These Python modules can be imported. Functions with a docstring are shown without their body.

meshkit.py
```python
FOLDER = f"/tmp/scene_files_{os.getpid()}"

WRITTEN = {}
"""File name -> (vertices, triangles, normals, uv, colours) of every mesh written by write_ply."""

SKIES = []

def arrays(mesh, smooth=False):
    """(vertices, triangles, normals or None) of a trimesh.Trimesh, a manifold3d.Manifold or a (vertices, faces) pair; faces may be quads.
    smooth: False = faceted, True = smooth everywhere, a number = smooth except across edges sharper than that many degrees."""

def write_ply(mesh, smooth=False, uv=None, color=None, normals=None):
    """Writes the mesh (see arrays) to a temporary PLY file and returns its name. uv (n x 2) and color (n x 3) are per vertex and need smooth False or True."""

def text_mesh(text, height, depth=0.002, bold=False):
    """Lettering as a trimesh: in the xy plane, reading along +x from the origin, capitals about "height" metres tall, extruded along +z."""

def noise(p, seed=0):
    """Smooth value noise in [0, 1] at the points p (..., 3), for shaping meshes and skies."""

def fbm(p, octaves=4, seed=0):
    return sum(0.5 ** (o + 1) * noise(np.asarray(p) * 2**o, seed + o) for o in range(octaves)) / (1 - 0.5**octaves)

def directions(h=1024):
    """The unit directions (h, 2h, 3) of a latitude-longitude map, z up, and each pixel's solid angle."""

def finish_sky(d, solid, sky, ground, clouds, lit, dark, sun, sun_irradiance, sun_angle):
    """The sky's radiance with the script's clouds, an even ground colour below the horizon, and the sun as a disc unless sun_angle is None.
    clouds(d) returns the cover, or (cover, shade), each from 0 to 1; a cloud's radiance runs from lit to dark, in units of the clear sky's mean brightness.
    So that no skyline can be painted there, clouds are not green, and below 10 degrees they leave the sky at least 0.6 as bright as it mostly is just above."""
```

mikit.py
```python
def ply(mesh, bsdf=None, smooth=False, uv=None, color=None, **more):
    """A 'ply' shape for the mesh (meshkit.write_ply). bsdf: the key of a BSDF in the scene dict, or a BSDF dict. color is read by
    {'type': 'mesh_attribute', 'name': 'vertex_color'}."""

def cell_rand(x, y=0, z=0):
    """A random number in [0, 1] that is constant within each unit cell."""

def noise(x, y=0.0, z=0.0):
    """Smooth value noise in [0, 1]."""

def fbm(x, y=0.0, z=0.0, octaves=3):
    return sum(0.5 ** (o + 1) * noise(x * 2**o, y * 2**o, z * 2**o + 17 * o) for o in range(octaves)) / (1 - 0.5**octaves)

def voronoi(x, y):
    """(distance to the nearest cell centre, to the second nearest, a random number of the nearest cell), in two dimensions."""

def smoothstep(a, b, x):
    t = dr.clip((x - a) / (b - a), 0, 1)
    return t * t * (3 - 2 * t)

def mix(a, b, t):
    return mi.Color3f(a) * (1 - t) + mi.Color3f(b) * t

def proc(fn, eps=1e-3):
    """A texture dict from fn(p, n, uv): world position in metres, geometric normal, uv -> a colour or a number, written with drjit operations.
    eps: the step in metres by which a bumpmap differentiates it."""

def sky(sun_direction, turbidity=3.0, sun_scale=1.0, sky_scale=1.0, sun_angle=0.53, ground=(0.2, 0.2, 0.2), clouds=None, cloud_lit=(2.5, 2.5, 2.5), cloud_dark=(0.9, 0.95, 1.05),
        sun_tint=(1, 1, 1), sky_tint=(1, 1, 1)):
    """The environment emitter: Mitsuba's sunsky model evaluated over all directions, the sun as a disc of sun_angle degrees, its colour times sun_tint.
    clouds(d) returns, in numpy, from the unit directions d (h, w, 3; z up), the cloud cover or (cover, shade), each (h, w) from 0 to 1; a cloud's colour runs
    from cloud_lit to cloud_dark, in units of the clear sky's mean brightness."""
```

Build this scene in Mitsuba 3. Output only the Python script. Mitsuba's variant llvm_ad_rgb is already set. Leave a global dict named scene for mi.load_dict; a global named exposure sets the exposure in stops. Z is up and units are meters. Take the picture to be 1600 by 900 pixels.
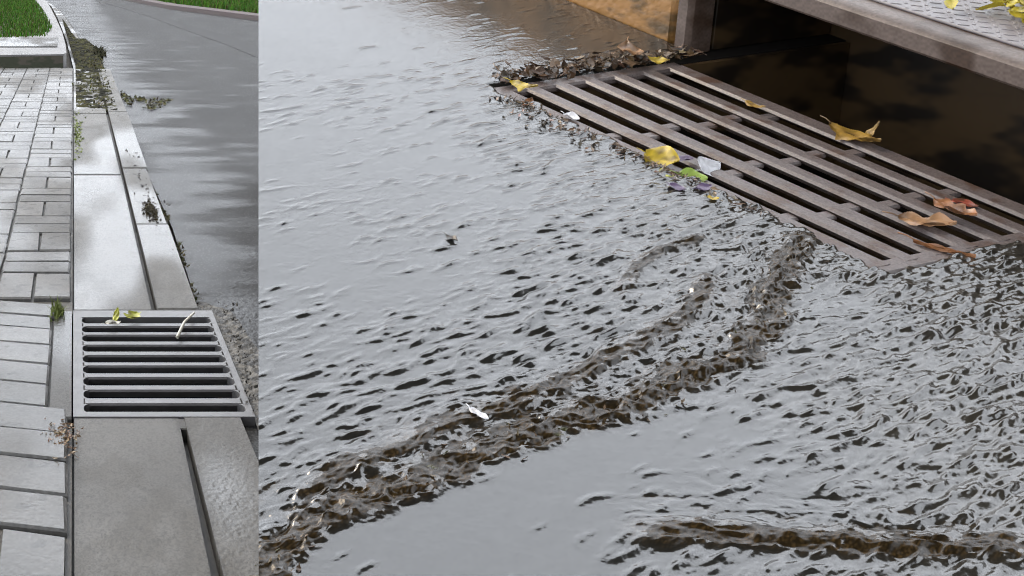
import math, random
import numpy as np, trimesh, manifold3d as m3, drjit as dr, mitsuba as mi, mikit, meshkit
from mikit import noise, fbm, voronoi, smoothstep, mix, cell_rand
T = mi.ScalarTransform4f
scene, labels = {}, {}
rng = np.random.default_rng(7)

# ------------------------------------------------------------------ camera, sky, exposure
CAM_H = 0.85                                     # lens height above the lower pavement
F, CX, CY = 2400.0, 115.0, -45.0                 # focal length and principal point, photo pixels (level view camera, shifted down)
scene['camera'] = dict(type='perspective', fov=math.degrees(2 * math.atan(800 / F)), fov_axis='x', near_clip=0.05, far_clip=3000,
                       principal_point_offset_x=-(CX - 800) / 1600, principal_point_offset_y=-(CY - 450) / 900,
                       to_world=T().look_at(origin=[0, 0, CAM_H], target=[0, 1, CAM_H], up=[0, 0, 1]))
scene['sky'] = mikit.sky((-0.45, 0.55, 0.70), turbidity=3, sun_scale=0.12, sun_angle=24, clouds=lambda d: 1.0,
                         cloud_lit=(2.38, 2.5, 2.69))
exposure = 3.3

# ------------------------------------------------------------------ measured points
C = np.array([0, 0, CAM_H])
N = np.array([0, -655.0, 2400.0]); N /= np.linalg.norm(N)          # normal of the sloping street
U = -np.array([(-821 - CX) / F, 1, 655 / F]); U /= np.linalg.norm(U)  # along the inlet bars
V = np.cross(N, U)
def rp(x, y):                                     # photo point -> point of the sloping street
    d = np.array([(x - CX) / F, 1, -(y - CY) / F]); return C + d * (-1.2 / (N @ d))
O = rp(845, 150)
R3 = np.stack([U, V, N])
def uv(x, y):
    p = rp(x, y) - O; return np.array([p @ U, p @ V])
def loc(a): return np.asarray(a, float) @ R3 + O    # (u, v, n) -> world
def gl(x, y, z=0.0): return np.array([(x - CX) * (CAM_H - z) / (y - CY), F * (CAM_H - z) / (y - CY)])

# ------------------------------------------------------------------ helpers
def numbered(name):
    key, i = name, 0
    while key in scene or any(k.startswith(key + '__') for k in scene):
        i += 1; key = f'{name}_{i:03d}'
    return key
COUNT = {}
def newkey(name):
    i = COUNT.get(name, 0); COUNT[name] = i + 1
    return name if i == 0 else f'{name}_{i:03d}'
def tag(key, label=None, cat=None, group=None, kind=None):
    d = labels.setdefault(key, {})
    for a, b in (('label', label), ('category', cat), ('group', group), ('kind', kind)):
        if b: d[a] = b
def put(name, mesh, mat, parent=None, smooth=False, color=None):
    key = newkey((parent + '__' if parent else '') + name)
    scene[key] = mikit.ply(mesh, mat, smooth=smooth, **({'color': color} if color is not None else {}))
    return key
def man(m):
    k = m.to_mesh(); return trimesh.Trimesh(np.array(k.vert_properties[:, :3]), np.array(k.tri_verts), process=False)
def mf(mesh): return m3.Manifold(m3.Mesh(np.asarray(mesh.vertices, np.float32), np.asarray(mesh.faces, np.uint32)))
def prism(poly, z0, z1):
    p = np.asarray(poly, float)
    if np.sum(p[:, 0] * np.roll(p[:, 1], -1) - p[:, 1] * np.roll(p[:, 0], -1)) < 0: p = p[::-1]
    return m3.Manifold.extrude(m3.CrossSection([p]), z1 - z0).translate([0, 0, z0])
def hull(pts): return man(m3.Manifold.hull_points(np.asarray(pts, float)))
def bevel(lo, hi, b):                             # chamfered box points
    lo, hi = np.asarray(lo, float), np.asarray(hi, float); pts = []
    for i in range(8):
        c = np.array([(lo, hi)[(i >> k) & 1][k] for k in range(3)]); s = np.where(c == lo, 1, -1)
        for k in range(3):
            q = c + s * b; q[k] = c[k]; pts.append(q)
    return np.array(pts)
def block(poly, z0, z1, c=0.004, tilt=0.0, jit=0.0):   # chamfered prism on four corners (xy), for bricks and slabs
    p = np.asarray(poly, float); m = p.mean(0)
    p = p + rng.normal(0, 1, p.shape) * jit
    e = m - p; L = np.linalg.norm(e, axis=1, keepdims=True); q = p + e / L * c * 1.4
    g = rng.normal(0, tilt, 2)
    zt = z1 + (p - m) @ g
    n = len(p)
    v = np.vstack([np.c_[p, np.full(n, z0)], np.c_[p, zt - c], np.c_[q, zt]])
    f = []
    if np.sum(p[:, 0] * np.roll(p[:, 1], -1) - p[:, 1] * np.roll(p[:, 0], -1)) < 0:
        v = np.vstack([v[k * n:(k + 1) * n][::-1] for k in range(3)])
    for k in range(2):
        for i in range(n):
            a, b = k * n + i, k * n + (i + 1) % n
            f += [[a, b, b + n], [a, b + n, a + n]]
    for i in range(1, n - 1): f += [[2 * n, 2 * n + i, 2 * n + i + 1], [0, i + 1, i]]
    return trimesh.Trimesh(v, f, process=False)
def cat(ms): return trimesh.util.concatenate(ms)
def xf(mesh): return trimesh.Trimesh(loc(mesh.vertices), mesh.faces, process=False)
def inpoly(pts, poly):
    x, y = pts[..., 0], pts[..., 1]; r = np.zeros(x.shape, bool); p = np.asarray(poly, float); j = len(p) - 1
    for i in range(len(p)):
        a, b = p[i], p[j]
        with np.errstate(divide='ignore', invalid='ignore'):
            r ^= ((a[1] > y) != (b[1] > y)) & (x < (b[0] - a[0]) * (y - a[1]) / (b[1] - a[1]) + a[0])
        j = i
    return r
def blades(pos, h, w, lean=0.5, seg=2, nrm=None):  # curved grass blades rooted at pos
    pos = np.asarray(pos, float); n = len(pos); h = np.broadcast_to(h, n) * rng.uniform(.5, 1.2, n); a = rng.uniform(0, 2 * np.pi, n)
    k = rng.uniform(.1, 1, n) * lean; d = np.c_[np.cos(a), np.sin(a), 0 * a]; s = np.c_[-np.sin(a), np.cos(a), 0 * a]
    rows = []
    for i in range(seg + 1):
        t = i / seg; c = pos + d * (h * k * t ** 1.7)[:, None] + np.c_[0 * a, 0 * a, h * t * (1 - .3 * k * t)]
        ww = w * (1 - .93 * t) * .5
        rows += [c - s * ww, c + s * ww]
    v = np.stack(rows, 1).reshape(-1, 3); m = 2 * (seg + 1); f = []
    for i in range(seg): f += [[2 * i, 2 * i + 1, 2 * i + 3], [2 * i, 2 * i + 3, 2 * i + 2]]
    f = (np.arange(n)[:, None, None] * m + np.array(f)[None]).reshape(-1, 3)
    return trimesh.Trimesh(v, f, process=False)
def leaf(L, W, curl=.4, fold=.3, lobes=0, seed=0, nl=12, nw=7):   # a leaf lying at the origin, stem towards -x
    curl, fold = curl * .6, fold * .7
    r = np.random.default_rng(seed); t = np.linspace(0, 1, nl); s = np.linspace(-1, 1, nw)
    prof = np.sin(np.pi * np.clip(t, .02, .99) ** .8) ** .75
    if lobes: prof = prof * (1 - .42 * (0.5 + 0.5 * np.cos(t * lobes * 2 * np.pi)))
    tt, ss = np.meshgrid(t, s, indexing='ij')
    x = (tt - .5) * L; y = ss * prof[:, None] * W / 2
    z = fold * np.abs(y) + curl * L * (tt - .45) ** 2 + curl * W * .5 * (ss * prof[:, None]) ** 2 * np.sin(3 * tt + r.uniform(0, 6)) + .04 * L * np.sin(9 * tt + 5 * ss + r.uniform(0, 6))
    v = np.c_[x.ravel(), y.ravel(), z.ravel()]; i = np.arange((nl - 1) * nw).reshape(nl - 1, nw)[:, :-1].ravel()
    f = np.vstack([np.c_[i, i + nw, i + nw + 1], np.c_[i, i + nw + 1, i + 1]])
    v[:, 2] -= v[:, 2].min()
    st = tube([[-.5 * L, 0, v[0, 2]], [-.62 * L, .03 * L, v[0, 2] + .03 * L], [-.78 * L, .08 * L, v[0, 2] + .02 * L]], [.006 * L + .0006] * 3, 5)
    return cat([trimesh.Trimesh(v, f, process=False), st])
def tube(pts, rad, k=6):
    pts = np.asarray(pts, float); rad = np.broadcast_to(rad, len(pts)); V_, F_ = [], []
    for i, p in enumerate(pts):
        d = pts[min(i + 1, len(pts) - 1)] - pts[max(i - 1, 0)]; d = d / np.linalg.norm(d)
        a = np.cross(d, [0.31, 0.2, 0.93]); a /= np.linalg.norm(a); b = np.cross(d, a)
        an = np.arange(k) * 2 * np.pi / k
        V_.append(p + rad[i] * (np.cos(an)[:, None] * a + np.sin(an)[:, None] * b))
    for i in range(len(pts) - 1):
        for j in range(k):
            a, b = i * k + j, i * k + (j + 1) % k; F_ += [[a, b, b + k], [a, b + k, a + k]]
    n = len(pts) * k
    for j in range(1, k - 1): F_ += [[0, j + 1, j], [n - k, n - k + j, n - k + j + 1]]
    return trimesh.Trimesh(np.vstack(V_), F_, process=False)
def turn(mesh, rz=0, rx=0, ry=0, at=(0, 0, 0)):
    M = trimesh.transformations.euler_matrix(rx, ry, rz, 'sxyz'); m = mesh.copy(); m.apply_transform(M); m.vertices = m.vertices + np.asarray(at, float); return m

# ------------------------------------------------------------------ materials
def P(key, base, rough, spec=.5, metallic=0.0, bump=None, two=False, eta=None):
    b = dict(type='principled', base_color=base if isinstance(base, dict) else {'type': 'rgb', 'value': list(base)},
             roughness=rough, specular=spec, metallic=metallic)
    if eta: b['eta'] = eta; del b['specular']
    if bump: b = dict(type='bumpmap', arbitrary=mikit.proc(bump[0], eps=bump[2]), scale=bump[1], bsdf=b)
    if two: b = dict(type='twosided', bsdf=b)
    scene[key] = b
C3 = mi.Color3f
def paver_col(tone):
    def f(p, n, t):
        a = fbm(p.x * 9, p.y * 9, p.z, 3); g = noise(p.x * 260, p.y * 160); s = smoothstep(.62, .8, fbm(p.x * 40, p.y * 25, 3.0, 2))
        k = tone * (.72 + .5 * a) * (.86 + .28 * g) * (1 - .35 * s)
        return C3(k * 1.0, k * .96, k * .9)
    return f
wet_rough = mikit.proc(lambda p, n, t: .33 + .3 * smoothstep(.35, .65, fbm(p.x * 3, p.y * 1.1, 4.0, 3)))
grit = lambda p, n, t: fbm(p.x * 170, p.y * 120, p.z * 170, 2)
P('paver_wet', mikit.proc(paver_col(.085)), wet_rough, .5, bump=(grit, .0012, 2e-3))
P('paver_pale', mikit.proc(paver_col(.105)), wet_rough, .5, bump=(grit, .0012, 2e-3))
P('paver_dark', mikit.proc(paver_col(.07)), wet_rough, .5, bump=(grit, .0012, 2e-3))
def slab_col(p, n, t):
    a = fbm(p.x * 7, p.y * 3.5, 1.0, 3); pits = smoothstep(.2, .9, noise(p.x * 420, p.y * 230)); st = smoothstep(.55, .75, fbm(p.x * 14, p.y * 5, 7.0, 3))
    k = .105 * (.7 + .55 * a) * (1 - .3 * pits) * (1 - .25 * st)
    k = k * (1 - .25 * smoothstep(.6, .74, fbm(p.x * 170, p.y * 95, 6.0, 3))); k = k * (1 - .45 * smoothstep(.03, .0, p.x + .02 * a) - .35 * smoothstep(.02, .0, dr.abs(p.x - .204)))
    return C3(k, k * (.965 - .03 * st), k * (.9 - .08 * st))
P('gutter_concrete', mikit.proc(slab_col), mikit.proc(lambda p, n, t: .27 + .3 * smoothstep(.4, .62, fbm(p.x * 4 + 3, p.y * .8, 2.0, 2))), .5, bump=(grit, .0012, 2e-3))
def mortar_col(p, n, t):
    a = fbm(p.x * 30, p.y * 20, 1.0, 3); k = .03 + .06 * a
    return C3(k, k * .93, k * .82)
P('joint_mortar', mikit.proc(mortar_col), .6)
def asph_col(p, n, t):
    v, _, r = voronoi(p.x * 130, p.y * 90); a = fbm(p.x * 2.2, p.y * .9, 5.0, 3)
    k = (.016 + .06 * r * r * smoothstep(.5, .15, v)) * (.7 + .6 * a)
    return C3(k, k, k * 1.0)
P('grit_mortar', mikit.proc(lambda p, n, t: C3(.075, .07, .06) * (.25 + 1.2 * smoothstep(.35, .7, fbm(p.x * 60, p.y * 40, 2.0, 3)))), .55)
P('wet_asphalt', mikit.proc(asph_col), mikit.proc(lambda p, n, t: .38 + .22 * smoothstep(.3, .66, fbm(p.x * 3.6, p.y * 5.2, 9.0, 4) * .7 + .3 * smoothstep(.33, .9, p.x))), .13,
  bump=(lambda p, n, t: fbm(p.x * 120, p.y * 60, 0.0, 2), .0018, 3e-3))
P('far_kerb', (.085, .07, .07), .7, .2)
P('rut_shade', (.012, .012, .012), .6, .2)  # near-black colour standing in for the shadowed wet rut
P('street_asphalt', (.014, .012, .011), .6, .2)
P('grey_iron', mikit.proc(lambda p, n, t: C3(.095, .092, .093) * (.75 + .5 * fbm(p.x * 25, p.y * 25, p.z * 25, 3))), .38, .6)
def bar_col(p, n, t):
    a = fbm(p.x * 22, p.y * 22, p.z * 22, 3); g = noise(p.x * 300, p.y * 300, p.z * 300)
    return mix(C3(.125, .1, .093), C3(.085, .05, .036), smoothstep(.5, .75, a)) * (.75 + .5 * g)
P('rusty_iron', mikit.proc(bar_col), .36, .6, bump=(lambda p, n, t: fbm(p.x * 200, p.y * 200, p.z * 200, 2), .0005, 2e-3))
def hood_col(p, n, t):
    a = fbm(p.x * 9, p.y * 9, p.z * 9, 3); g = noise(p.x * 180, p.y * 180, p.z * 180)
    return mix(C3(.13, .095, .078), C3(.055, .03, .018), smoothstep(.45, .7, a)) * (.75 + .5 * g)
P('hood_metal', mikit.proc(hood_col), .42, .5)
P('plate_steel', mikit.proc(lambda p, n, t: C3(.2, .18, .185) * (.7 + .6 * fbm(p.x * 20, p.y * 20, p.z * 20, 3))), .4, .6)
def kerb_col(p, n, t):
    a = fbm(p.x * 14, p.y * 14, p.z * 30, 4); b = fbm(p.x * 5 + 4, p.y * 5, p.z * 9, 2)
    return mix(C3(.33, .165, .05), C3(.1, .06, .024), smoothstep(.4, .62, a * .6 + b * .4))
P('ochre_kerb', mikit.proc(kerb_col), .4, .5, bump=(lambda p, n, t: fbm(p.x * 60, p.y * 60, p.z * 60, 3), .004, 2e-3))
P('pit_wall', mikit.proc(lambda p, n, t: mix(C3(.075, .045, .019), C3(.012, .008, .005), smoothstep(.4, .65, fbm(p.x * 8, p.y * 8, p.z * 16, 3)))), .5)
P('soil', (.05, .042, .03), .8)
P('dark_silt', mikit.proc(lambda p, n, t: mix(C3(.035, .034, .014), C3(.012, .012, .008), smoothstep(.4, .6, fbm(p.x * 20, p.y * 6, 1.0, 3)))), .8, .08)
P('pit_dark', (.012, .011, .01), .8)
P('kerb_concrete', mikit.proc(lambda p, n, t: C3(.125, .12, .117) * (.6 + .7 * fbm(p.x * 4, p.y * 2, p.z * 14, 3))), .45)
P('mossy_face', mikit.proc(lambda p, n, t: mix(C3(.05, .042, .03), C3(.025, .028, .014), smoothstep(.4, .6, fbm(p.x * 9, p.z * 20, 1.0, 3)))), .7)
P('green_blades', {'type': 'mesh_attribute', 'name': 'vertex_color'}, .7, .1, two=True)
P('litter', {'type': 'mesh_attribute', 'name': 'vertex_color'}, .35, .5, two=True)
P('flood_water', {'type': 'mesh_attribute', 'name': 'vertex_color'}, .15, bump=(lambda p, n, t: fbm(p.x * 150, p.y * 150, p.z * 150, 2), .0006, 1.2e-3), two=True, eta=2.0)
scene['muddy_water'] = dict(type='twosided', bsdf=dict(type='principled', base_color={'type': 'mesh_attribute', 'name': 'vertex_color'}, roughness=.25, eta=1.38))
LEAFC = dict(leaf_yellow=(.5, .36, .03), leaf_ochre=(.34, .2, .04), leaf_brown=(.3, .13, .055), leaf_tan=(.36, .2, .1), leaf_red=(.26, .06, .035),
                 petal_white=(.7, .7, .72), petal_green=(.3, .42, .08), petal_purple=(.12, .085, .15), leaf_lime=(.42, .43, .05), weed_yellow=(.45, .37, .04), leaf_dark=(.05, .05, .045), straw=(.6, .58, .5))
for k, c in LEAFC.items():
    scene[k] = dict(type='twosided', bsdf=dict(type='principled', base_color=dict(type='rgb', value=list(c)), roughness=.4, specular=.4))
scene['moss'] = dict(type='twosided', bsdf=dict(type='principled', base_color=dict(type='rgb', value=[.11, .14, .025]), roughness=.7))

def colored(mesh, base, var=.25, per=None, seed=1):    # a colour per vertex, alike within each loose piece of `per` vertices
    r = np.random.default_rng(seed); n = len(mesh.vertices); per = per or 1
    base = np.atleast_2d(base); m = -(-n // per); c = base[r.integers(0, len(base), m)] * r.uniform(1 - var, 1 + var, (m, 1)) * r.uniform(.9, 1.1, (m, 3))
    return np.repeat(c, per, 0)[:n]

# ================================================================== LOWER STREET (left)
PIT = [(0.012, 2.95), (0.348, 2.95), (0.348, 3.83), (0.012, 3.83)]
def sheet(poly, z0, z1, hole=None):
    m = prism(poly, z0, z1)
    if hole is not None: m = m - prism(hole, z0 - 1, z1 + 1)
    return man(m)
key = put('ground', sheet([(-400, -40), (400, -40), (400, 900), (-400, 900)], -.6, -.075, PIT), 'soil'); tag(key, kind='structure')
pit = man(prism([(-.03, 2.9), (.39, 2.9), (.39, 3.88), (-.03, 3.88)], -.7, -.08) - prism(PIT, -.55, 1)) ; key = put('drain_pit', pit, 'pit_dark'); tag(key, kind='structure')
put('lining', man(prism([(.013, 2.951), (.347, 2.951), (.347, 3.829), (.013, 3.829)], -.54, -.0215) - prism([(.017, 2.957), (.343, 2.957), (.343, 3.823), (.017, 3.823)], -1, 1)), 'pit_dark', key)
# pavement: mortar bed, then every brick
key = put('pavement', sheet([(-6, .8), (-.003, .8), (-.003, 13.6), (-6, 13.6)], -.07, -.012, [(-.02, 2.93), (.4, 2.93), (.4, 3.86), (-.02, 3.86)]), 'joint_mortar'); tag(key, kind='structure')
PV = ['paver_wet', 'paver_pale', 'paver_wet', 'paver_dark']
def brick(poly, z=0.0): put('brick', block(poly, -.05, z + rng.normal(0, .0009), .0045, .006, .0012), PV[rng.integers(0, 4)], 'pavement')
g = .0032
LW = .2
for k in range(4):                                # lanes of basket-laid bricks running away from the viewer
    x1 = -.006 - LW * k; x0 = x1 - LW; y = 4.0 + (0, .3, .52, .1)[k]; xm = (x0 + x1) / 2
    if y > 4.02:
        brick([(x0 + g, 4.0), (x1 - g, 4.0), (x1 - g, y - 2 * g), (x0 + g, y - 2 * g)])
    i = 0
    while y < 13.4:
        if y * -115 / 2400 - .25 < x1:            # only where the photograph shows the lane, and a little beyond
            d = min(.335, 13.5 - y)
            brick([(x0 + g, y + 2 * g), (xm - g, y + 2 * g), (xm - g, y + d - 2 * g), (x0 + g, y + d - 2 * g)])
            brick([(xm + g, y + 2 * g), (x1 - g, y + 2 * g), (x1 - g, y + d - 2 * g), (xm + g, y + d - 2 * g)])
        y += .335
        for j in range(2):
            if y < 13.4 and y * -115 / 2400 - .25 < x1: brick([(x0 + g, y + 2 * g), (x1 - g, y + 2 * g), (x1 - g, y + .1675 - 2 * g), (x0 + g, y + .1675 - 2 * g)])
            y += .1675
yl = [F * CAM_H / (q - CY) for q in (468, 487, 506, 530, 559, 590, 623, 660, 701, 751, 805)]
for a, b in zip(yl[:-1], yl[1:]):                 # long bricks beside the grate, a little skew
    a_, b_ = a - 1.1 * g, b + 1.1 * g; xr = -.052 if b > 2.93 else -.011
    sk = .34
    for x0, x1 in ((-.245, xr), (-.49, -.253)):
        brick([(x0, a_ - sk * (x0 + .21)), (x1, a_ - sk * (x1 + .21)), (x1, b_ - sk * (x1 + .21)), (x0, b_ - sk * (x0 + .21))])
for y0, y1 in ((1.86, yl[-1] - .012), (1.3, 1.85)):
    brick([(-.108, y0), (-.013, y0 - .01), (-.013, y1 - .07), (-.108, y1 - .035)]); brick([(-.4, y0 + .01), (-.116, y0), (-.116, y1 - .033), (-.4, y1 + .05)])
# concrete strip between bricks and grate
key = put('edge_strip', block([(-.047, 2.93), (-.004, 2.93), (-.004, 3.85), (-.047, 3.85)], -.06, -.001, .004), 'gutter_concrete', 'pavement')
# gutter slabs with a groove, kerb strip to the right of it
key = put('gutter', sheet([(-.003, .8), (.33, .8), (.33, 13.4), (-.003, 13.4)], -.072, -.03, [(-.02, 2.93), (.4, 2.93), (.4, 3.86), (-.02, 3.86)]), 'joint_mortar'); tag(key, kind='structure')
for y0, y1 in ((3.868, 6.42), (6.45, 9.2), (9.23, 13.38)):
    put('slab', block([(.001, y0), (.197, y0), (.199 if y0 < 6 else .194, y1), (.001, y1)], -.06, -.003, .005, .001), 'gutter_concrete', 'gutter')
for y0, y1 in ((3.87, 5.15), (5.17, 6.6), (6.63, 9.3), (9.33, 13.3)):
    put('slab', block([(.211, y0), (.312 + rng.uniform(0, .01), y0), (.318 + rng.uniform(-.01, .01), y1), (.211, y1)], -.06, .001, .006, .002), 'gutter_concrete', 'gutter')
put('slab', block([(.001, .8), (.184, .8), (.2, 2.932), (.001, 2.932)], -.06, -.003, .0018), 'gutter_concrete', 'gutter')
put('slab', block([(.212, .8), (.34, .8), (.318, 2.932), (.211, 2.932)], -.06, -.001, .002), 'gutter_concrete', 'gutter')
put('groove_fill', block([(.199, 2.868), (.2125, 2.868), (.2125, 2.932), (.199, 2.932)], -.06, -.004, .002), 'gutter_concrete', 'gutter')
# rubble mortar between the grate and the asphalt: broken edge
def rough_patch(poly, z0, amp, step, seed, freq=30):
    p = np.asarray(poly); lo, hi = p.min(0), p.max(0); xs = np.arange(lo[0], hi[0], step); ys = np.arange(lo[1], hi[1], step * 1.6)
    X, Y = np.meshgrid(xs, ys, indexing='ij'); q = np.c_[X.ravel(), Y.ravel(), 0 * X.ravel()]
    z = z0 + amp * (meshkit.fbm(q * [freq, freq * .6, 1] + seed) - .3); v = np.c_[X.ravel(), Y.ravel(), z.ravel()]
    ny = len(ys); i = np.arange((len(xs) - 1) * ny).reshape(-1, ny)[:, :-1].ravel(); f = np.vstack([np.c_[i, i + ny, i + ny + 1], np.c_[i, i + ny + 1, i + 1]])
    f = f[inpoly(v[f].mean(1)[:, :2], p)]
    m = trimesh.Trimesh(v, f, process=False); m.remove_unreferenced_vertices(); return m
key = put('broken_edge', rough_patch([(.348, 2.84), (.325, 2.5), (.36, 2.4), (.41, 2.8), (.43, 3.3), (.4, 3.9), (.33, 4.02), (.3, 3.9), (.352, 3.86)], -.014, .009, .004, 3, 75), 'grit_mortar', 'gutter')
# road
road = [(.325, .8), (.322, 4), (.335, 5.2), (.318, 6.6), (.31, 8.3), (.24, 11.6), (.2, 13.6), (.17, 15.1), (.12, 17.7), (.04, 21.5), (-.08, 26.5), (-.29, 34), (-.9, 48), (-3, 70), (40, 70), (40, 10), (6, 8), (2.2, .8)]
key = put('road', sheet(road, -.074, -.02), 'wet_asphalt'); tag(key, kind='structure')
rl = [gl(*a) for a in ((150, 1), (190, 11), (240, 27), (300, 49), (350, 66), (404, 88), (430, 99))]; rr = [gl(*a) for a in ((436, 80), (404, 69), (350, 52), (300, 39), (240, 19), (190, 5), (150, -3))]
put('shaded_rut', man(prism(rl + rr, -.03, -.016)), 'rut_shade', 'road')  # added dark strip, paints the shadow of a wet rut on the road
# gutter far end, curving
gf = [(.005, 13.4), (-.02, 15.1), (-.09, 19.4), (-.19, 24), (-.34, 30.4), (-.56, 38.5), (-1.2, 52), (-.9, 48), (-.29, 34), (-.08, 26.5), (.04, 21.5), (.12, 17.7), (.17, 15.1), (.2, 13.5)]
put('slab', sheet(gf, -.072, -.026), 'gutter_concrete', 'gutter')
# near kerb round the lawn
ko = [(-6, 13.52), (-.65, 13.56), (-.09, 13.72), (-.065, 13.95), (-.08, 15.45), (-.14, 18.7), (-.266, 23.7), (-.5, 32.3), (-.74, 39.5), (-1.3, 52)]
ki = [(-1.9, 52), (-1.04, 39.5), (-.66, 29.6), (-.45, 23.7), (-.335, 19.7), (-.37, 17.7), (-.83, 17.24), (-6, 17.2)]
mid = [(-6, 15.2), (-.65, 15.25), (-.2, 15.3), (-.17, 15.45)]
kp = m3.CrossSection([np.array(ko + ki)])
kerb1 = man(m3.Manifold.extrude(m3.CrossSection([np.array(ko + ki)[::1]]), .17, scale_top=(1, 1)).translate([0, 0, -.06])) if kp.area() > 0 else man(prism(ko + ki, -.06, .11))
key = put('kerb', kerb1, 'kerb_concrete'); tag(key, 'wet grey concrete kerb at the end of the paving, bordering the green lawn', 'kerb')
put('face', man(prism([(-6, 13.515), (-.65, 13.555), (-.095, 13.712), (-.095, 13.74), (-.65, 13.58), (-6, 13.54)], -.05, .095)), 'mossy_face', key)
put('stone_band', man(prism([(-6, 14.85), (-.16, 14.9), (-.17, 16.9), (-6, 16.8)], .1, .122)), 'gutter_concrete', key)
lawn_l = [(-8, 17.2), (-.83, 17.24), (-.37, 17.7), (-.335, 19.7), (-.45, 23.7), (-.66, 29.6), (-1.04, 39.5), (-1.9, 52), (-10, 70)]
key = put('lawn_soil', sheet(lawn_l, -.06, .1), 'soil'); tag(key, kind='structure')
def scatter(poly, n, seed, z=0.0, falloff=None):
    r = np.random.default_rng(seed); p = np.asarray(poly); q = r.uniform(p.min(0), p.max(0), (n * 4, 2)); q = q[inpoly(q, p)][:n]
    return np.c_[q, np.full(len(q), z)]
q2 = scatter([(-7.5, 17.2), (-1.5, 17.2), (-3.9, 52), (-9, 60)], 20000, 5, .1)
q = scatter([(-1.6, 16.7), (-.83, 16.9), (-.32, 17.3), (-.27, 19.7), (-.4, 23.7), (-.61, 29.6), (-1.0, 39.5), (-1.8, 52), (-4, 52)], 26000, 3, .1); q = np.vstack([q, q2])
b = blades(q, .085, .016, .6)
key = put('grass', b, 'green_blades', color=colored(b, [(.028, .095, .006), (.04, .12, .008), (.018, .06, .005), (.06, .1, .014), (.05, .05, .016)], .3, 6)); tag(key, 'bright green lawn grass at the top left corner behind the kerb', 'grass', kind='stuff')
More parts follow.
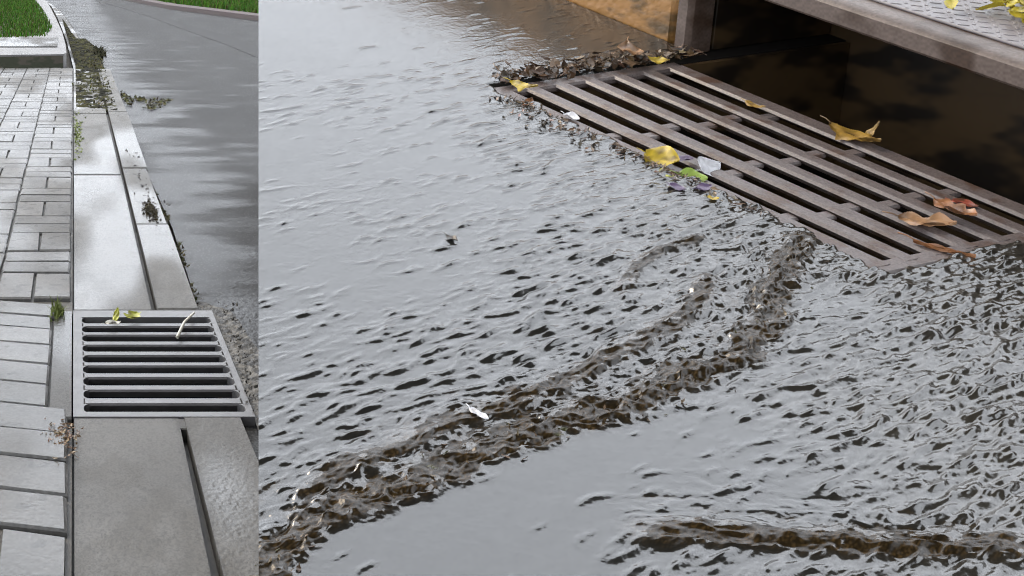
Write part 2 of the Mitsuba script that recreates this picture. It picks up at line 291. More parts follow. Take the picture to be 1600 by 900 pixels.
# far verge across the road
vk = [(5.2, 16), (3.3, 26.2), (2.2, 35.2), (1.6, 45), (.4, 62), (.65, 62), (1.95, 45), (2.5, 36.5), (3.55, 27.2), (5.5, 16.5)]
key = put('kerb', man(prism(vk, -.06, .07)), 'far_kerb'); tag(key, 'pale far kerb across the wet road below the distant verge', 'kerb')
vg = [(5.5, 16.5), (3.55, 27.2), (2.5, 36.5), (1.95, 45), (.65, 62), (30, 62), (30, 16.5)]
key = put('verge_soil', sheet(vg, -.06, .05), 'soil'); tag(key, kind='structure')
q = scatter([(3.5, 27.2), (2.45, 36.5), (1.9, 45), (.65, 62), (9, 62), (9, 27.2)], 34000, 4, .05)
b = blades(q, .16, .03, .6)
key = put('grass', b, 'green_blades', color=colored(b, [(.028, .095, .006), (.04, .11, .008), (.018, .06, .005), (.06, .1, .014), (.05, .05, .016)], .3, 6)); tag(key, 'strip of green verge grass across the road at the top', 'grass', kind='stuff')
# drain grate of the lower street: frame with nine slots made of bars
key = 'drain_grate'; tag(key, 'flat grey metal drain grate with nine slots set in the gutter', 'drain grate')
X0, X1, Y0, Y1 = -.001, .347, 2.935, 3.853
slot_px = [499, 513, 527, 542.5, 559, 575.5, 594, 614, 636]
sy = [F * CAM_H / (q - CY) for q in slot_px]; sh = .029
fr = prism([(X0, Y0), (X1, Y0), (X1, Y1), (X0, Y1)], -.02, -.001) - prism([(.02, sy[-1] - sh), (.334, sy[-1] - sh), (.334, sy[0] + sh), (.02, sy[0] + sh)], -1, 1)
put('frame', man(fr), 'grey_iron', key)
for a, b_ in zip(sy[:-1], sy[1:]):
    y1, y0 = a - sh, b_ + sh
    pa = bevel((.0195, y0, -.02), (.3345, y1, -.002 + rng.uniform(-.0006, .0006)), .004); pa[:, 1] = np.where(pa[:, 2] < -.012, (y0 + y1) / 2 + .4 * (pa[:, 1] - (y0 + y1) / 2), pa[:, 1])
    put('bar', hull(pa), 'grey_iron', key)
for i, s in enumerate(sy):                        # rounded slot ends
    for x, sg in ((.0195, 1), (.3345, -1)):
        a = np.linspace(-math.pi / 2, math.pi / 2, 9)
        c = [(x, s - sh - .002)] + [(x + sg * (.012 - .012 * math.cos(t)), s + (sh + .0015) * math.sin(t)) for t in a] + [(x, s + sh + .002)]
        put('slot_end', man(prism(c, -.019, -.0025)), 'grey_iron', key)

# ================================================================== SLOPING STREET (right)
SE = lambda y: .1204166 * y                       # its left edge on the ground plan
blk = prism([(SE(1.4) + .004, 1.4), (3.6, 1.4), (4.6, 6.6), (SE(6.6) + .004, 6.6)], -.1, 3)
blk = blk.trim_by_plane(-N, -float(N @ loc((0, 0, -.012))))
hole = mf(xf(hull([(u, v, n) for u in (-.1, .95) for v in (-.03, 1.06) for n in (-.5, .3)])))
cut = -float(N @ loc((0, 0, -.11)))
key = put('sloping_street', man((blk - hole).trim_by_plane(N, -cut)), 'street_asphalt'); tag(key, kind='structure')
lin = mf(xf(hull([(u, v, n) for u in (-.098, .948) for v in (-.028, 1.018) for n in (-.498, -.014)]))) - mf(xf(hull([(u, v, n) for u in (-.085, .936) for v in (-.016, 1.2) for n in (-.486, .3)])))
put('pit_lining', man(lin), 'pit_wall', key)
put('concrete_base', man((blk - hole).trim_by_plane(-N, cut + .0005)), 'kerb_concrete', key)

# ---- the flood water: one sheet, rippled
P0 = rp(404, 900); ES = rp(404, 0) - P0; ES /= np.linalg.norm(ES); ET = np.cross(ES, N); ET /= np.linalg.norm(ET)
def st(x, y):
    p = rp(x, y) - P0; return np.array([p @ ES, p @ ET])
ST = .0024
sv = np.arange(-.12, 2.95, ST); tv = np.arange(0, 2.15, ST)
S, TT = np.meshgrid(sv, tv, indexing='ij'); sh_ = S.shape
pts = np.stack([S, TT, 0 * S], -1)
flat = P0 + S[..., None] * ES + TT[..., None] * ET
lu, lv = (flat - O) @ U, (flat - O) @ V
ctrl = [(450, 50, .02), (650, 60, .03), (800, 110, .15), (450, 250, .05), (650, 260, .07), (780, 330, .2), (500, 420, .06), (650, 440, .15), (900, 270, .4), (900, 400, .6), (1100, 380, .7),
        (1150, 450, .7), (1000, 470, .7), (700, 540, .4), (500, 530, .25), (600, 620, .5), (450, 640, .35), (800, 560, .6), (950, 540, .7), (480, 740, .5), (430, 800, .3), (700, 800, .03), (600, 850, .02),
        (900, 740, .03), (1000, 720, .06), (1050, 800, .1), (900, 840, .05), (1150, 700, .2), (1250, 640, .6), (1200, 560, .5), (1300, 480, .5), (1300, 600, .7), (1400, 450, .9), (1500, 500, 1), (1550, 650, 1),
        (1400, 650, .9), (1300, 720, .5), (1400, 780, .6), (1550, 780, .9), (1200, 790, .15), (1100, 880, .5), (1300, 880, .6), (1500, 890, .6), (500, 890, .05), (860, 60, .1)]
cp = np.array([st(x, y) for x, y, _ in ctrl]); cv = np.array([c for *_, c in ctrl])
def density(a):
    d2 = ((a[:, None, :] - cp[None]) ** 2).sum(-1) + 1e-4; w = d2 ** -1.6
    return (w * cv).sum(1) / w.sum(1)
step = 12
cg = density(pts[::step, ::step, :2].reshape(-1, 2)).reshape(pts[::step, ::step, 0].shape)
from scipy.ndimage import zoom as nzoom, map_coordinates, gaussian_filter
dens = map_coordinates(cg, np.stack([S / ST + .12 / ST, TT / ST], 0) / step, order=1, mode='nearest')
H = np.zeros(sh_)
def nz(fx, fy, seed, oc=3, rot=0.0, warp=0.0):
    c, s = math.cos(rot), math.sin(rot); a, b = S * c + TT * s, -S * s + TT * c
    q = np.stack([a * fx, b * fy, np.full(sh_, seed * 7.31)], -1).reshape(-1, 3)
    return (meshkit.fbm(q, oc) if oc > 1 else meshkit.noise(q)).reshape(sh_)
def ang(x, y, dx, dy):                            # direction of a photographed crest on the street: angle in (s, t)
    d = st(x + dx, y + dy) - st(x, y); return math.atan2(d[1], d[0])
A1, A2 = ang(600, 560, 30, -11), ang(1450, 600, 30, -16)
# faint long swell everywhere
calm = .28 + .9 * dens
H += .0030 * calm * (nz(9, 22, 1, 2, A1 - .1) - .5)
H += .0016 * calm * (nz(30, 75, 2, 2, A1 + .05) - .5)
# bands of brown, churned water
bands = [([(404, 905), (440, 868), (500, 822), (560, 790), (620, 765), (700, 728), (800, 690), (900, 660), (1000, 638), (1090, 592), (1160, 545), (1205, 500), (1222, 450), (1240, 400), (1250, 375)], .026, 1.0),
         ([(470, 800), (540, 742), (620, 700), (700, 660), (780, 640), (860, 612), (930, 580), (1010, 540), (1060, 505), (1100, 470), (1110, 440)], .018, .95),
         ([(960, 838), (1080, 832), (1200, 843), (1320, 850), (1450, 858), (1610, 862)], .022, 1.0),
         ([(760, 640), (850, 628), (960, 632), (1060, 580)], .016, .6),
         ([(960, 470), (1000, 420), (1050, 390), (1090, 375)], .014, .8)]
band = np.zeros(sh_); stream = np.zeros(sh_)
for n_, (pl, w, amt) in enumerate(bands):
    p = np.array([st(*a) for a in pl]); seglen = np.r_[0, np.cumsum(np.linalg.norm(np.diff(p, axis=0), axis=1))]
    lo, hi = p.min(0) - .22, p.max(0) + .22
    i0, i1 = np.searchsorted(sv, [lo[0], hi[0]]); j0, j1 = np.searchsorted(tv, [lo[1], hi[1]])
    q = pts[i0:i1, j0:j1, :2]; bb = np.full(q.shape[:2], 9.0); ss = np.zeros(q.shape[:2]); al = np.zeros(q.shape[:2])
    for m_, (a, c) in enumerate(zip(p[:-1], p[1:])):
        e = c - a; L = np.linalg.norm(e); k = np.clip(((q - a) @ e) / L ** 2, 0, 1); d = q - a - k[..., None] * e
        dd = np.linalg.norm(d, axis=-1); s_ = np.sign(e[0] * d[..., 1] - e[1] * d[..., 0]); u_ = dd < bb
        bb = np.where(u_, dd, bb); ss = np.where(u_, s_ * dd, ss); al = np.where(u_, seglen[m_] + k * L, al)
    def fn(fa, fs, seed, oc=3): return meshkit.fbm(np.stack([al * fa, ss * fs, np.full(al.shape, seed + 3.7 * n_)], -1).reshape(-1, 3), oc).reshape(al.shape)
    ss = ss + w * 1.1 * (fn(9, 9, 50, 2) - .5) + w * 1.3 * (fn(38, 38, 55, 3) - .5)
    wl = np.where(ss > 0, w * .9, w * 3.0)           # sharp towards the calm water, fanning out upstream
    env = np.exp(-(np.abs(ss) / wl) ** np.where(ss > 0, 4, 1.3)) * (bb < .2) * np.clip((seglen[-1] - al) * 25, .25, 1)
    core = np.exp(-(np.abs(ss) / (w * np.where(ss > 0, .95, 1.3))) ** 3) * (bb < .2)
    f1, f2 = fn(13, 75, 60, 3), fn(45, 120, 70, 2)
    if n_: tp = np.clip(al * 14, 0, 1); env = env * tp; core = core * tp
    h = amt * (env * .014 * (f1 - .45) + env * .006 * (f2 - .5) + core * .0045 * (fn(50, 95, 80, 2) - .5) + core * .0055)
    H[i0:i1, j0:j1] += h
    br = np.clip(core * 1.0 + (env > .25) * np.clip((.47 - f1) * 6, 0, 1) * env * 1.1, 0, 1) * amt
    band[i0:i1, j0:j1] = np.maximum(band[i0:i1, j0:j1], br)
# separate wavelets: short crests thrown up by the flow
r = np.random.default_rng(11)
nw = 42000
ps = np.c_[r.uniform(sv[0], sv[-1], nw), r.uniform(0, tv[-1], nw)]
pd = density(ps); keep = r.uniform(0, 1, nw) < .85 * np.clip(pd - .03, 0, 1) ** 1.15; ps, pd = ps[keep], pd[keep]
tR = st(1250, 600)[1]
for (a0, b0), d in zip(ps, pd):
    k = np.clip((b0 - tR + .2) / .3, 0, 1); th = A1 + (A2 - A1) * k + r.normal(0, .1)
    b_ = r.uniform(.0031, .0058) * (1.1 - .15 * k); a_ = b_ * r.uniform(2.4, 5.4); am = b_ * r.uniform(.28, .72) * (.55 + .5 * d)
    R_ = 2.3 * a_; i0, i1 = np.searchsorted(sv, [a0 - R_, a0 + R_]); j0, j1 = np.searchsorted(tv, [b0 - R_, b0 + R_])
    if i1 - i0 < 2 or j1 - j0 < 2: continue
    ds, dt = sv[i0:i1, None] - a0, tv[None, j0:j1] - b0; x = ds * math.cos(th) + dt * math.sin(th); y = -ds * math.sin(th) + dt * math.cos(th)
    y = y + r.normal(0, .13) / a_ * x * x
    H[i0:i1, j0:j1] += am * np.exp(-(x / a_) ** 2 - (y / b_) ** 2)
rough = np.clip((dens - .3) / .6, 0, 1) * np.clip((TT - tR + .25) / .3, 0, 1)
H += rough * (0.0105 * (nz(20, 88, 21, 1, A2) - .5) + .006 * (nz(32, 125, 22, 1, A2 + .1) - .5)) + dens * .003 * (nz(60, 110, 23, 2, A1) - .5)
col = np.empty(sh_ + (3,)); col[:] = (.016, .0155, .014)
mud = .5 * nz(60, 110, 31, 3, A1) + .5 * rng.uniform(0, 1, sh_); t_ = np.clip((mud - .42) * 2.2, 0, 1)[..., None] ** 1.6
bc = np.array([.016, .0105, .0045]) * (1 - t_) + np.array([.1, .06, .022]) * t_
col = col + (rough * .9 + .35 * dens)[..., None] * np.array([.016, .0125, .008])
col = col * (1 - band[..., None]) + bc * band[..., None]
en = nz(16, 16, 61, 3) - .5
e0 = lv - (-.05 + .075 * lu + .012 + .075 * en); e1 = (.93 - .1 * en) - lu; e2 = lu + .095
inside = np.minimum(np.minimum(e0, e1), e2)         # > 0 over the open grating
H -= .03 * np.clip((inside + .03) / .03, 0, 1) ** 2.5 * (lv < .56)
ok = ~(inside > 0) & ~((lv > .555)) & (TT < 1.12 + .53 * S)
vert = flat + (H[..., None]) * N
nt = sh_[1]; idx = np.arange(sh_[0] * nt).reshape(sh_); a = idx[:-1, :-1].ravel()
f = np.vstack([np.c_[a, a + nt, a + nt + 1], np.c_[a, a + nt + 1, a + 1]])
okf = (ok[:-1, :-1] & ok[1:, :-1] & ok[:-1, 1:] & ok[1:, 1:]).ravel(); f = f[np.r_[okf, okf]]
nrm = np.cross(vert.reshape(-1, 3)[f[0, 1]] - vert.reshape(-1, 3)[f[0, 0]], vert.reshape(-1, 3)[f[0, 2]] - vert.reshape(-1, 3)[f[0, 0]])
if nrm @ N < 0: f = f[:, ::-1]
fb = (band + 1.7 * (nz(40, 95, 41, 3, A1) - .5)).ravel()[f].mean(1) > .66
def wpart(name, ff, mat, parent=None):
    used = np.unique(ff); remap = np.full(idx.size, -1); remap[used] = np.arange(len(used))
    key = newkey((parent + '__' if parent else '') + name)
    scene[key] = mikit.ply(trimesh.Trimesh(vert.reshape(-1, 3)[used], remap[ff], process=False), mat, smooth=True, color=col.reshape(-1, 3)[used]); return key
key = wpart('water', f[~fb], 'flood_water'); tag(key, kind='structure')
wpart('muddy_crest', f[fb], 'muddy_water', key)
def wz(u_, v_):                                    # height of the water at (u, v), metres along N
    p = loc((u_, v_, 0)) - P0; i, j = int(round((p @ ES - sv[0]) / ST)), int(round((p @ ET) / ST))
    return float(H[min(max(i, 0), sh_[0] - 1), min(max(j, 0), nt - 1)])

# ---- storm inlet: grating, hood, pit
key = 'storm_grating'; tag(key, 'long rusty iron storm grating with parallel bars under the kerb hood', 'grating')
v0 = [-.05, .03, .11, .193, .277, .362, .447]; sl = [.075, .065, .055, .045, .04, .03, .025]
def vb(k, u_): return v0[k] + sl[k] * u_
for k in range(7):
    w = .0195 if 0 < k < 6 else .026
    pa = bevel((-.075, -w, -.022), (.93, w, -.004), .0055); pa[:, 1] *= np.where(pa[:, 2] < -.016, .5, 1)
    pa[:, 1] += v0[k] + sl[k] * pa[:, 0]
    put('bar', xf(hull(pa)), 'rusty_iron', key, smooth=40)
for row, uu in ((0, .24), (1, .47), (2, .70)):
    for k in range(6):
        u_ = uu + rng.normal(0, .004) + (.012 if k % 2 else -.006)
        pa = bevel((u_ - .015, vb(k, u_) + .015, -.024), (u_ + .015, vb(k + 1, u_) - .015, -.0125), .004)
        put('crossbar', xf(hull(pa)), 'rusty_iron', key)
for uu in (-.08, .925):
    pa = bevel((uu - .022, vb(0, uu) - .024, -.023), (uu + .022, vb(6, uu) + .024, -.005), .005); put('end_rail', xf(hull(pa)), 'rusty_iron', key)
key = 'storm_inlet'; tag(key, 'kerb inlet hood with chequered metal top over a dark opening', 'storm inlet')
hd = [(u_, v, n) for u_ in (-.23, 2.1) for v, n in ((.556, .19), (.55, .196), (.55, .232), (.557, .24), (.575, .245), (1.11, .245), (1.11, .19))]
put('hood', xf(hull(hd)), 'hood_metal', key, smooth=40)
put('checker_plate', xf(hull(bevel((-.2, .625, .2452), (2.05, 1.5, .2512), .002))), 'plate_steel', key)
# raised lozenges of the plate
lz = []
base = bevel((-.011, -.0035, 0), (.011, .0035, .0018), .0012)
hb = man(m3.Manifold.hull_points(base))
for i in range(74):
    for j in range(30):
        u_, v_ = -.18 + i * .028, .64 + j * .028
        if u_ > 1.2: continue
        M = turn(hb, rz=(math.pi / 4 if (i + j) % 2 else -math.pi / 4), at=(u_, v_, .2508)); lz.append(M)
kz = put('lozenges', xf(cat(lz)), 'plate_steel', key); tag(kz, kind='stuff')
put('jamb', xf(hull(bevel((-.2, .545, -.02), (-.145, .63, .1895), .012))), 'hood_metal', key, smooth=40)
put('jamb', xf(hull(bevel((1.5, .545, -.02), (1.6, .98, .1895), .012))), 'hood_metal', key, smooth=40)
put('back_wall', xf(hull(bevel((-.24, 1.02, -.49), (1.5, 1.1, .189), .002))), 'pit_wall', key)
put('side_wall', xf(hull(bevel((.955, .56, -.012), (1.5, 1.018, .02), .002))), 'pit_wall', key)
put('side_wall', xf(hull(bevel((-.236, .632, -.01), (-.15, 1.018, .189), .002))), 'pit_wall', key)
key = put('street_kerb', xf(hull(bevel((-2.4, .56, -.02), (-.212, .75, .235), .018))), 'ochre_kerb', smooth=40)
tag(key, 'ochre stained kerb face beside the dark storm inlet opening', 'kerb')
key = put('sidewalk', xf(cat([hull(bevel((-2.4, 1.115, -.03), (2.3, 2.2, .24), .01)), hull(bevel((-2.4, .76, -.03), (-.252, 1.11, .24), .01))])), 'hood_metal'); tag(key, kind='structure')

# ------------------------------------------------------------------ added unseen trees overhanging from behind (they darken what the ripples mirror)
def added_tree(label, base, blobs, n, seed):
    r = np.random.default_rng(seed); key = newkey('added_tree'); tag(key, label, 'tree')
    base = np.array(base, float); fork = base + [0, 0, 3.2]
    put('trunk', tube([base, base + [.03, .02, 1.5], fork], [.24, .19, .16], 10), 'bark', key, smooth=True)
    lv = []
    for c, ra in blobs:
        c = np.array(c, float); m = (fork + c) / 2 + [0, 0, .5]
        put('limb', tube([fork - [0, 0, .1], m, c], [.13, .08, .03], 7), 'bark', key, smooth=True)
        k = int(n * ra[0] * ra[1]); d = r.normal(0, 1, (k, 3)); d /= np.linalg.norm(d, axis=1, keepdims=True); d *= r.uniform(.25, 1, (k, 1)) ** .5
        lv.append(c + d * ra)
    p = np.vstack(lv); k = len(p); L = r.uniform(.1, .2, k)[:, None]
    a = r.normal(0, 1, (k, 3)); a[:, 2] *= .5; a /= np.linalg.norm(a, axis=1, keepdims=True); b = np.cross(a, r.normal(0, .35, (k, 3)) + [0, 0, 1]); b /= np.linalg.norm(b, axis=1, keepdims=True)
    v = np.stack([p - a * L, p + b * L * .45, p + a * L, p - b * L * .45], 1).reshape(-1, 3)
    f = (np.arange(k)[:, None, None] * 4 + np.array([[0, 1, 2], [0, 2, 3]])[None]).reshape(-1, 3)
    kc = put('crown', trimesh.Trimesh(v, f, process=False), 'tree_leaf', key); tag(kc, kind='stuff')
scene['bark'] = dict(type='principled', base_color=dict(type='rgb', value=[.06, .048, .038]), roughness=.8)
scene['tree_leaf'] = dict(type='twosided', bsdf=dict(type='principled', base_color=dict(type='rgb', value=[.03, .038, .016]), roughness=.6))
added_tree('added unseen leafy tree beside the sloping street, its boughs hanging over the flood', (5.6, -1.5, -.1),
            [((3.6, 3.0, 6.6), (2.3, 2.2, 1.0)), ((1.2, 2.6, 6.8), (2.2, 2.2, 1.0)), ((3.2, -.6, 6.8), (2.6, 2.4, 1.1)), ((.8, -.8, 7.0), (2.2, 2.2, 1.1)), ((6.2, 1.2, 6.9), (2.4, 2.4, 1.2)), ((5.5, -3.5, 6.6), (2.6, 2.6, 1.3))], 900, 41)
added_tree('added unseen leafy tree on the paved side, its boughs hanging over the flood', (-3.2, -5.5, -.1),
            [((-1.2, 1.0, 6.7), (2.2, 2.2, 1.0)), ((-1.6, -2.2, 6.6), (2.4, 2.4, 1.2)), ((1.2, -4.2, 6.5), (2.6, 2.4, 1.3)), ((-4.4, -4.6, 6.4), (2.5, 2.5, 1.4)), ((-1.8, -6.8, 6.0), (2.6, 2.5, 1.6))], 900, 42)

# ------------------------------------------------------------------ small things on the sloping street
def mottle(m, mat, L):
    base = np.array(LEAFC[mat]); q = np.asarray(m.vertices) / L; n1 = meshkit.fbm(q * 4 + len(COUNT) * .7, 3); n2 = meshkit.noise(q * 11)
    k = np.clip((n1 - .48) * 5, 0, 1)[:, None] * (.25 if 'petal' in mat else .75)
    return np.clip((base * (1 - k) + np.array([.07, .04, .02]) * k) * (.75 + .5 * n2[:, None]), 0, .8)
def rleaf(name, label, cat_, x, y, L, W, mat, rot, n=None, tilt=(0, 0), **kw):
    u_, v_ = uv(x, y); on = (-.08 < u_ < .94 and v_ > -.07 + .075 * u_)
    z = (n - .01) if n is not None else (-.004 if on else wz(u_, v_) + .001)
    m = turn(leaf(L, W, **kw), rz=rot, rx=tilt[0], ry=tilt[1], at=(u_, v_, z)); k = put(name, xf(m), 'litter', smooth=True, color=mottle(m, mat, L)); tag(k, label, cat_); return k
rleaf('fallen_leaf', 'crumpled yellow and tan leaf at the left corner of the storm grating', 'leaf', 817, 148, .065, .06, 'leaf_yellow', .6, n=.025, lobes=3, seed=1, curl=.8, fold=.5)
rleaf('fallen_leaf', 'brown leaf scrap just under the yellow leaf at the grating corner', 'leaf', 826, 160, .05, .032, 'leaf_brown', 2.2, lobes=2, seed=2, curl=.7)
rleaf('fallen_leaf', 'white leaf scrap lying on the foremost grating bar', 'leaf', 893, 184, .042, .028, 'petal_white', .2, seed=3, curl=.8, fold=.5)
rleaf('fallen_leaf', 'small yellow leaf at the far left end of the grating', 'leaf', 1027, 110, .055, .05, 'leaf_yellow', -.8, n=.03, seed=4, curl=.5)
rleaf('fallen_leaf', 'curled tan leaf by the kerb at the far end of the grating', 'leaf', 985, 98, .11, .065, 'leaf_tan', -.5, n=.035, lobes=2, seed=5, curl=.7)
rleaf('fallen_leaf', 'small tan leaf on the second bar from the hood', 'leaf', 1180, 165, .05, .025, 'leaf_ochre', .2, seed=6, curl=.6)
rleaf('fallen_leaf', 'spiky ochre leaf on the bar nearest the hood', 'leaf', 1335, 215, .12, .08, 'leaf_ochre', .1, lobes=4, seed=7, curl=.7, fold=.5)
rleaf('fallen_leaf', 'upturned ochre leaf tip standing beside the spiky leaf', 'leaf', 1362, 208, .06, .025, 'leaf_ochre', 1.2, n=.01, tilt=(0, -.9), lobes=3, seed=8)
rleaf('fallen_leaf', 'orange brown leaf with pale underside at the right end of the grating', 'leaf', 1448, 350, .095, .065, 'leaf_tan', .85, lobes=2, seed=9, curl=.6, fold=.5)
rleaf('fallen_leaf', 'golden brown leaf overlapping the orange one at the right end', 'leaf', 1490, 340, .085, .055, 'leaf_brown', .1, n=.02, lobes=3, seed=10, curl=.7, fold=.3)
rleaf('fallen_leaf', 'small red leaf just behind the golden brown leaf', 'leaf', 1508, 318, .045, .03, 'leaf_red', .5, seed=11, curl=.6)
rleaf('fallen_leaf', 'long brown leaf stalk lying in the water below the orange leaf', 'leaf', 1475, 390, .1, .012, 'leaf_brown', .5, seed=12, curl=.2)
rleaf('fallen_leaf', 'dark curled leaf floating alone on the smooth grey water', 'leaf', 706, 376, .028, .018, 'leaf_dark', .2, seed=13, curl=.5)
rleaf('leaf_scrap', 'white scrap caught in the brown water band', 'leaf scrap', 748, 655, .036, .014, 'petal_white', .2, seed=14, curl=.3)
rleaf('yellow_petal', 'bright yellow petal on the water edge before the grating', 'petal', 1035, 252, .07, .07, 'leaf_yellow', .5, n=.014, seed=15, curl=.5, fold=.2, tilt=(.5, 0))
rleaf('yellow_petal', 'dull yellow petal folded under the bright yellow one', 'petal', 1042, 270, .05, .035, 'leaf_lime', -.4, n=.004, seed=16, curl=.5)
rleaf('purple_petal', 'dark purple petal between the yellow and white ones', 'petal', 1068, 252, .035, .03, 'petal_purple', .9, n=.012, seed=17, curl=.8)
rleaf('white_petal', 'upright white petal leaning on the foremost bar', 'petal', 1105, 262, .065, .055, 'petal_white', 1.9, n=.008, tilt=(.7, 0), seed=18, curl=.6)
rleaf('green_petal', 'pale green leaf beside the white petal', 'petal', 1083, 275, .055, .05, 'petal_green', .8, n=.004, tilt=(.4, 0), seed=19, curl=.5)
rleaf('purple_petal', 'purple petal below the bright yellow one in the water', 'petal', 1058, 296, .035, .025, 'petal_purple', .3, seed=20, curl=.6)
rleaf('purple_petal', 'pale purple petal below the white one', 'petal', 1100, 297, .035, .028, 'petal_purple', 1.6, seed=21, curl=.6)
rleaf('yellow_petal', 'tiny yellow petal right of the pale purple one', 'petal', 1114, 312, .022, .018, 'leaf_yellow', 1, seed=22, curl=.6)
# yellow weeds on the hood's far corner
q = []
for i in range(95):
    u_, v_ = rng.normal(.54, .085), rng.normal(.85, .06)
    q.append(turn(leaf(.055, .028, .6, .4, 0, i, 6, 5), rz=rng.uniform(0, 6.3), rx=rng.normal(0, .6), ry=rng.normal(0, .6), at=(u_, v_, .251 + rng.uniform(.0, .05))))
key = put('yellow_weed', xf(cat(q)), 'weed_yellow', smooth=True); tag(key, 'yellow leafy weed on the hood top at the upper right corner', 'plant', kind='stuff')
# wet litter along the edge of the grating
def litter(n, fn, seed, cols, size=(.008, .022)):
    r = np.random.default_rng(seed); ms = []
    for i in range(n):
        x, y, n0 = fn(r); L = r.uniform(*size)
        ms.append(turn(leaf(L, L * r.uniform(.3, .7), r.uniform(.3, 1), r.uniform(.1, .5), 0, int(r.integers(1e6)), 4, 3), rz=r.uniform(0, 6.3), rx=r.normal(0, .4), ry=r.normal(0, .4), at=(x, y, n0)))
    m = cat(ms); per = len(ms[0].vertices)
    return m, colored(m, cols, .35, per, seed)
BR = [(.12, .075, .04), (.06, .04, .022), (.2, .13, .08), (.26, .2, .16), (.03, .022, .015)]
def edge(r):
    u_ = r.beta(1.1, 1.3) * .75 - .03; v_ = -.06 + .075 * u_ - abs(r.normal(0, .022 + .02 * (u_ < .35))); return u_, v_, wz(u_, v_) + .002
m, c = litter(260, edge, 5, BR, (.006, .016)); k = put('leaf_litter', xf(m), 'litter', color=c); tag(k, 'wet brown leaf scraps along the front edge of the storm grating', 'leaf litter', kind='stuff')
def corner(r):
    t = r.uniform(0, 1); u_ = -.09 - abs(r.normal(0, .04)); v_ = -.03 + t * .58; return u_, v_, max(wz(u_, v_), 0) + .003 + abs(r.normal(0, .006))
m, c = litter(230, corner, 6, [(.08, .045, .022), (.04, .025, .014), (.14, .09, .05)], (.012, .04)); k = put('leaf_litter', xf(m), 'litter', color=c); tag(k, 'dark wet leaf mush piled at the left end of the grating by the kerb', 'leaf litter', kind='stuff')
bp = [np.array(uv(*a)) for a in bands[0][0]]
def inband(r):
    i = r.integers(0, len(bp) - 1); p = bp[i] + (bp[i + 1] - bp[i]) * r.uniform(); p = p + r.normal(0, .02, 2); return p[0], p[1], wz(*p) + .001
m, c = litter(120, inband, 8, [(.07, .045, .02), (.04, .028, .015), (.12, .08, .045), (.06, .055, .02)], (.004, .012)); k = put('leaf_litter', xf(m), 'litter', color=c); tag(k, 'brown leaf crumbs carried along the curved brown water band', 'leaf litter', kind='stuff')

# ------------------------------------------------------------------ small things on the lower street
def lleaf(name, label, cat_, x, y, L, W, mat, rot, z=.006, tilt=(0, 0), **kw):
    a = gl(x, y, z); m = turn(leaf(L, W, **kw), rz=rot, rx=tilt[0], ry=tilt[1], at=(a[0], a[1], z)); k = put(name, m, 'litter', smooth=True, color=mottle(m, mat, L)); tag(k, label, cat_)
lleaf('fallen_leaf', 'crumpled yellow green leaf on the far slots of the flat drain grate', 'leaf', 209, 498, .055, .05, 'leaf_lime', 1.2, lobes=2, seed=31, curl=.8, fold=.6)
lleaf('fallen_leaf', 'pale cream leaf left of the yellow green leaf on the flat grate', 'leaf', 177, 506, .04, .03, 'straw', .4, seed=32, curl=.5)
lleaf('fallen_leaf', 'thin olive leaf sticking up left on the flat drain grate', 'leaf', 182, 493, .045, .016, 'leaf_lime', 1.3, tilt=(0, -.7), seed=33)
a, b_ = gl(277, 527, .012), gl(303, 487, .015)
key = put('straw_stalk', tube([(a[0], a[1], .012), *(np.array([[(a[0] + b_[0]) / 2 - .004, (a[1] + b_[1]) / 2, .018]])), (b_[0], b_[1], .012)], [.004, .0036, .003]), 'straw', smooth=True); tag(key, 'thin pale straw stalk lying across the flat drain grate', 'straw')
a = gl(90, 490)
q = np.c_[rng.normal(a[0], .008, 90), rng.normal(a[1], .035, 90), np.zeros(90)]
key = put('moss_tuft', blades(q, .03, .006, 1.0), 'moss'); tag(key, 'small green tuft of moss at the corner beside the flat grate', 'moss', kind='stuff')
a = gl(100, 682)
def dirt(r): return r.normal(a[0], .013), r.normal(a[1], .05), .002
m, c = litter(120, dirt, 9, [(.2, .12, .06), (.12, .08, .05), (.28, .19, .12)], (.005, .012)); k = put('leaf_litter', m, 'litter', color=c); tag(k, 'brown dirt crumbs in the paving joint below the flat grate', 'leaf litter', kind='stuff')
# weeds and silt along the far gutter
poly = [(-.2, 27.5), (.03, 19.4), (.15, 19.4), (.28, 16.3), (.28, 14.6), (.27, 10.6), (.27, 9.4), (.02, 9.6), (.02, 14.1)]
key = put('silt', rough_patch(poly, -.012, .045, .012, 8, 26), 'dark_silt'); tag(key, 'dark silt washed along the far gutter', 'silt', kind='stuff')
q = scatter(poly, 1900, 12, -.005); q = q[meshkit.noise(q * [9, 1.6, 1]) > .4]
plume = [gl(*a) for a in ((112, 128), (178, 128), (200, 148), (268, 153), (248, 168), (190, 166), (120, 182))]
q2 = scatter(plume, 1500, 13, -.014); q2 = q2[meshkit.noise(q2 * [16, 2.2, 1]) > .42]; q = np.vstack([q, q2])
b = blades(q, .026, .016, 3.0)
key = put('gutter_weeds', b, 'green_blades', color=colored(b, [(.06, .062, .014), (.04, .045, .012), (.075, .06, .022), (.02, .018, .009)], .3, 6)); tag(key, 'olive weeds and grass growing along the far gutter', 'weeds', kind='stuff')

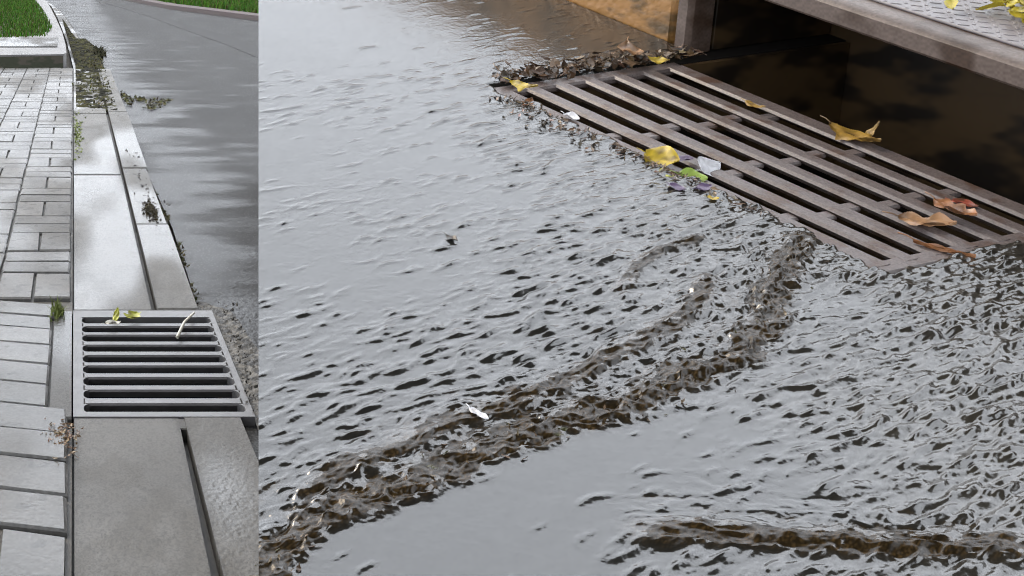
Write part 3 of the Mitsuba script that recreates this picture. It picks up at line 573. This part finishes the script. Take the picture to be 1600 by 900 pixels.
# gravel crumbs and a dark clump on the kerb strip, algae on the slab
def crumbs(n, fn, size, seed):
    r = np.random.default_rng(seed); ms = []
    for i in range(n):
        x, y = fn(r); d = r.normal(0, 1, (9, 3)); d /= np.linalg.norm(d, axis=1, keepdims=True); ms.append(hull(d * r.uniform(*size) * r.uniform(.6, 1.2, 3) + [x, y, .002]))
    return cat(ms)
ga, gb = gl(205, 235), gl(246, 345)
def gfn(r): t = r.uniform(); return ga[0] + (gb[0] - ga[0]) * t + r.normal(0, .022), ga[1] + (gb[1] - ga[1]) * t + r.normal(0, .1)
key = put('gravel', crumbs(80, gfn, (.003, .009), 51), 'kerb_concrete'); tag(key, 'pale concrete crumbs on the kerb strip beside the wet road', 'gravel', kind='stuff')
def gfn2(r): t = r.uniform(); return .35 + .05 * t + r.normal(0, .012), 3.0 + .95 * t + r.normal(0, .05)
key = put('gravel', crumbs(70, gfn2, (.002, .006), 52), 'grit_mortar'); tag(key, 'grey grit along the broken asphalt edge right of the flat grate', 'gravel', kind='stuff')
a = gl(236, 330); q = np.c_[rng.normal(a[0], .011, 200), rng.normal(a[1], .1, 200), np.zeros(200)]
b = blades(q, .013, .012, 2.5); key = put('dirt_clump', b, 'green_blades', color=colored(b, [(.05, .04, .022), (.03, .026, .014)], .3, 6)); tag(key, 'dark brown clump of dead grass on the kerb strip edge', 'dead grass', kind='stuff')
a = gl(130, 205); q = np.c_[np.abs(rng.normal(0, .02, 150)) + .006, rng.normal(a[1], .45, 150), np.full(150, -.003)]
key = put('moss_patch', blades(q, .014, .014, 2.5), 'moss'); tag(key, 'faint green moss patch on the gutter slab left edge', 'moss', kind='stuff')
a = gl(155, 82); q = np.c_[rng.normal(a[0], .03, 220), rng.normal(a[1], .4, 220), np.full(220, -.02)]
b = blades(q, .075, .02, 1.2); key = put('weed_clump', b, 'green_blades', color=colored(b, [(.03, .028, .012), (.02, .02, .01)], .3, 6)); tag(key, 'dark clump of weeds at the road side of the far gutter', 'weeds', kind='stuff')
tr = np.array([gl(*p) for p in ((170, 160), (200, 215), (222, 270), (250, 320), (268, 352), (285, 410), (303, 466))])
i = rng.integers(0, 6, 620); t = rng.uniform(0, 1, (620, 1)); q = tr[i] + (tr[i + 1] - tr[i]) * t + np.c_[rng.normal(.004, .007, 620), rng.normal(0, .08, 620)]
q = np.c_[q, np.full(620, -.008)]; q = q[meshkit.noise(q * [30, 3, 1]) > .36]
b = blades(q, .012, .01, 2.5); key = put('dirt_trail', b, 'green_blades', color=colored(b, [(.05, .042, .02), (.03, .028, .014), (.06, .06, .022)], .3, 6)); tag(key, 'thin line of dirt and moss along the edge between kerb strip and road', 'dirt', kind='stuff')
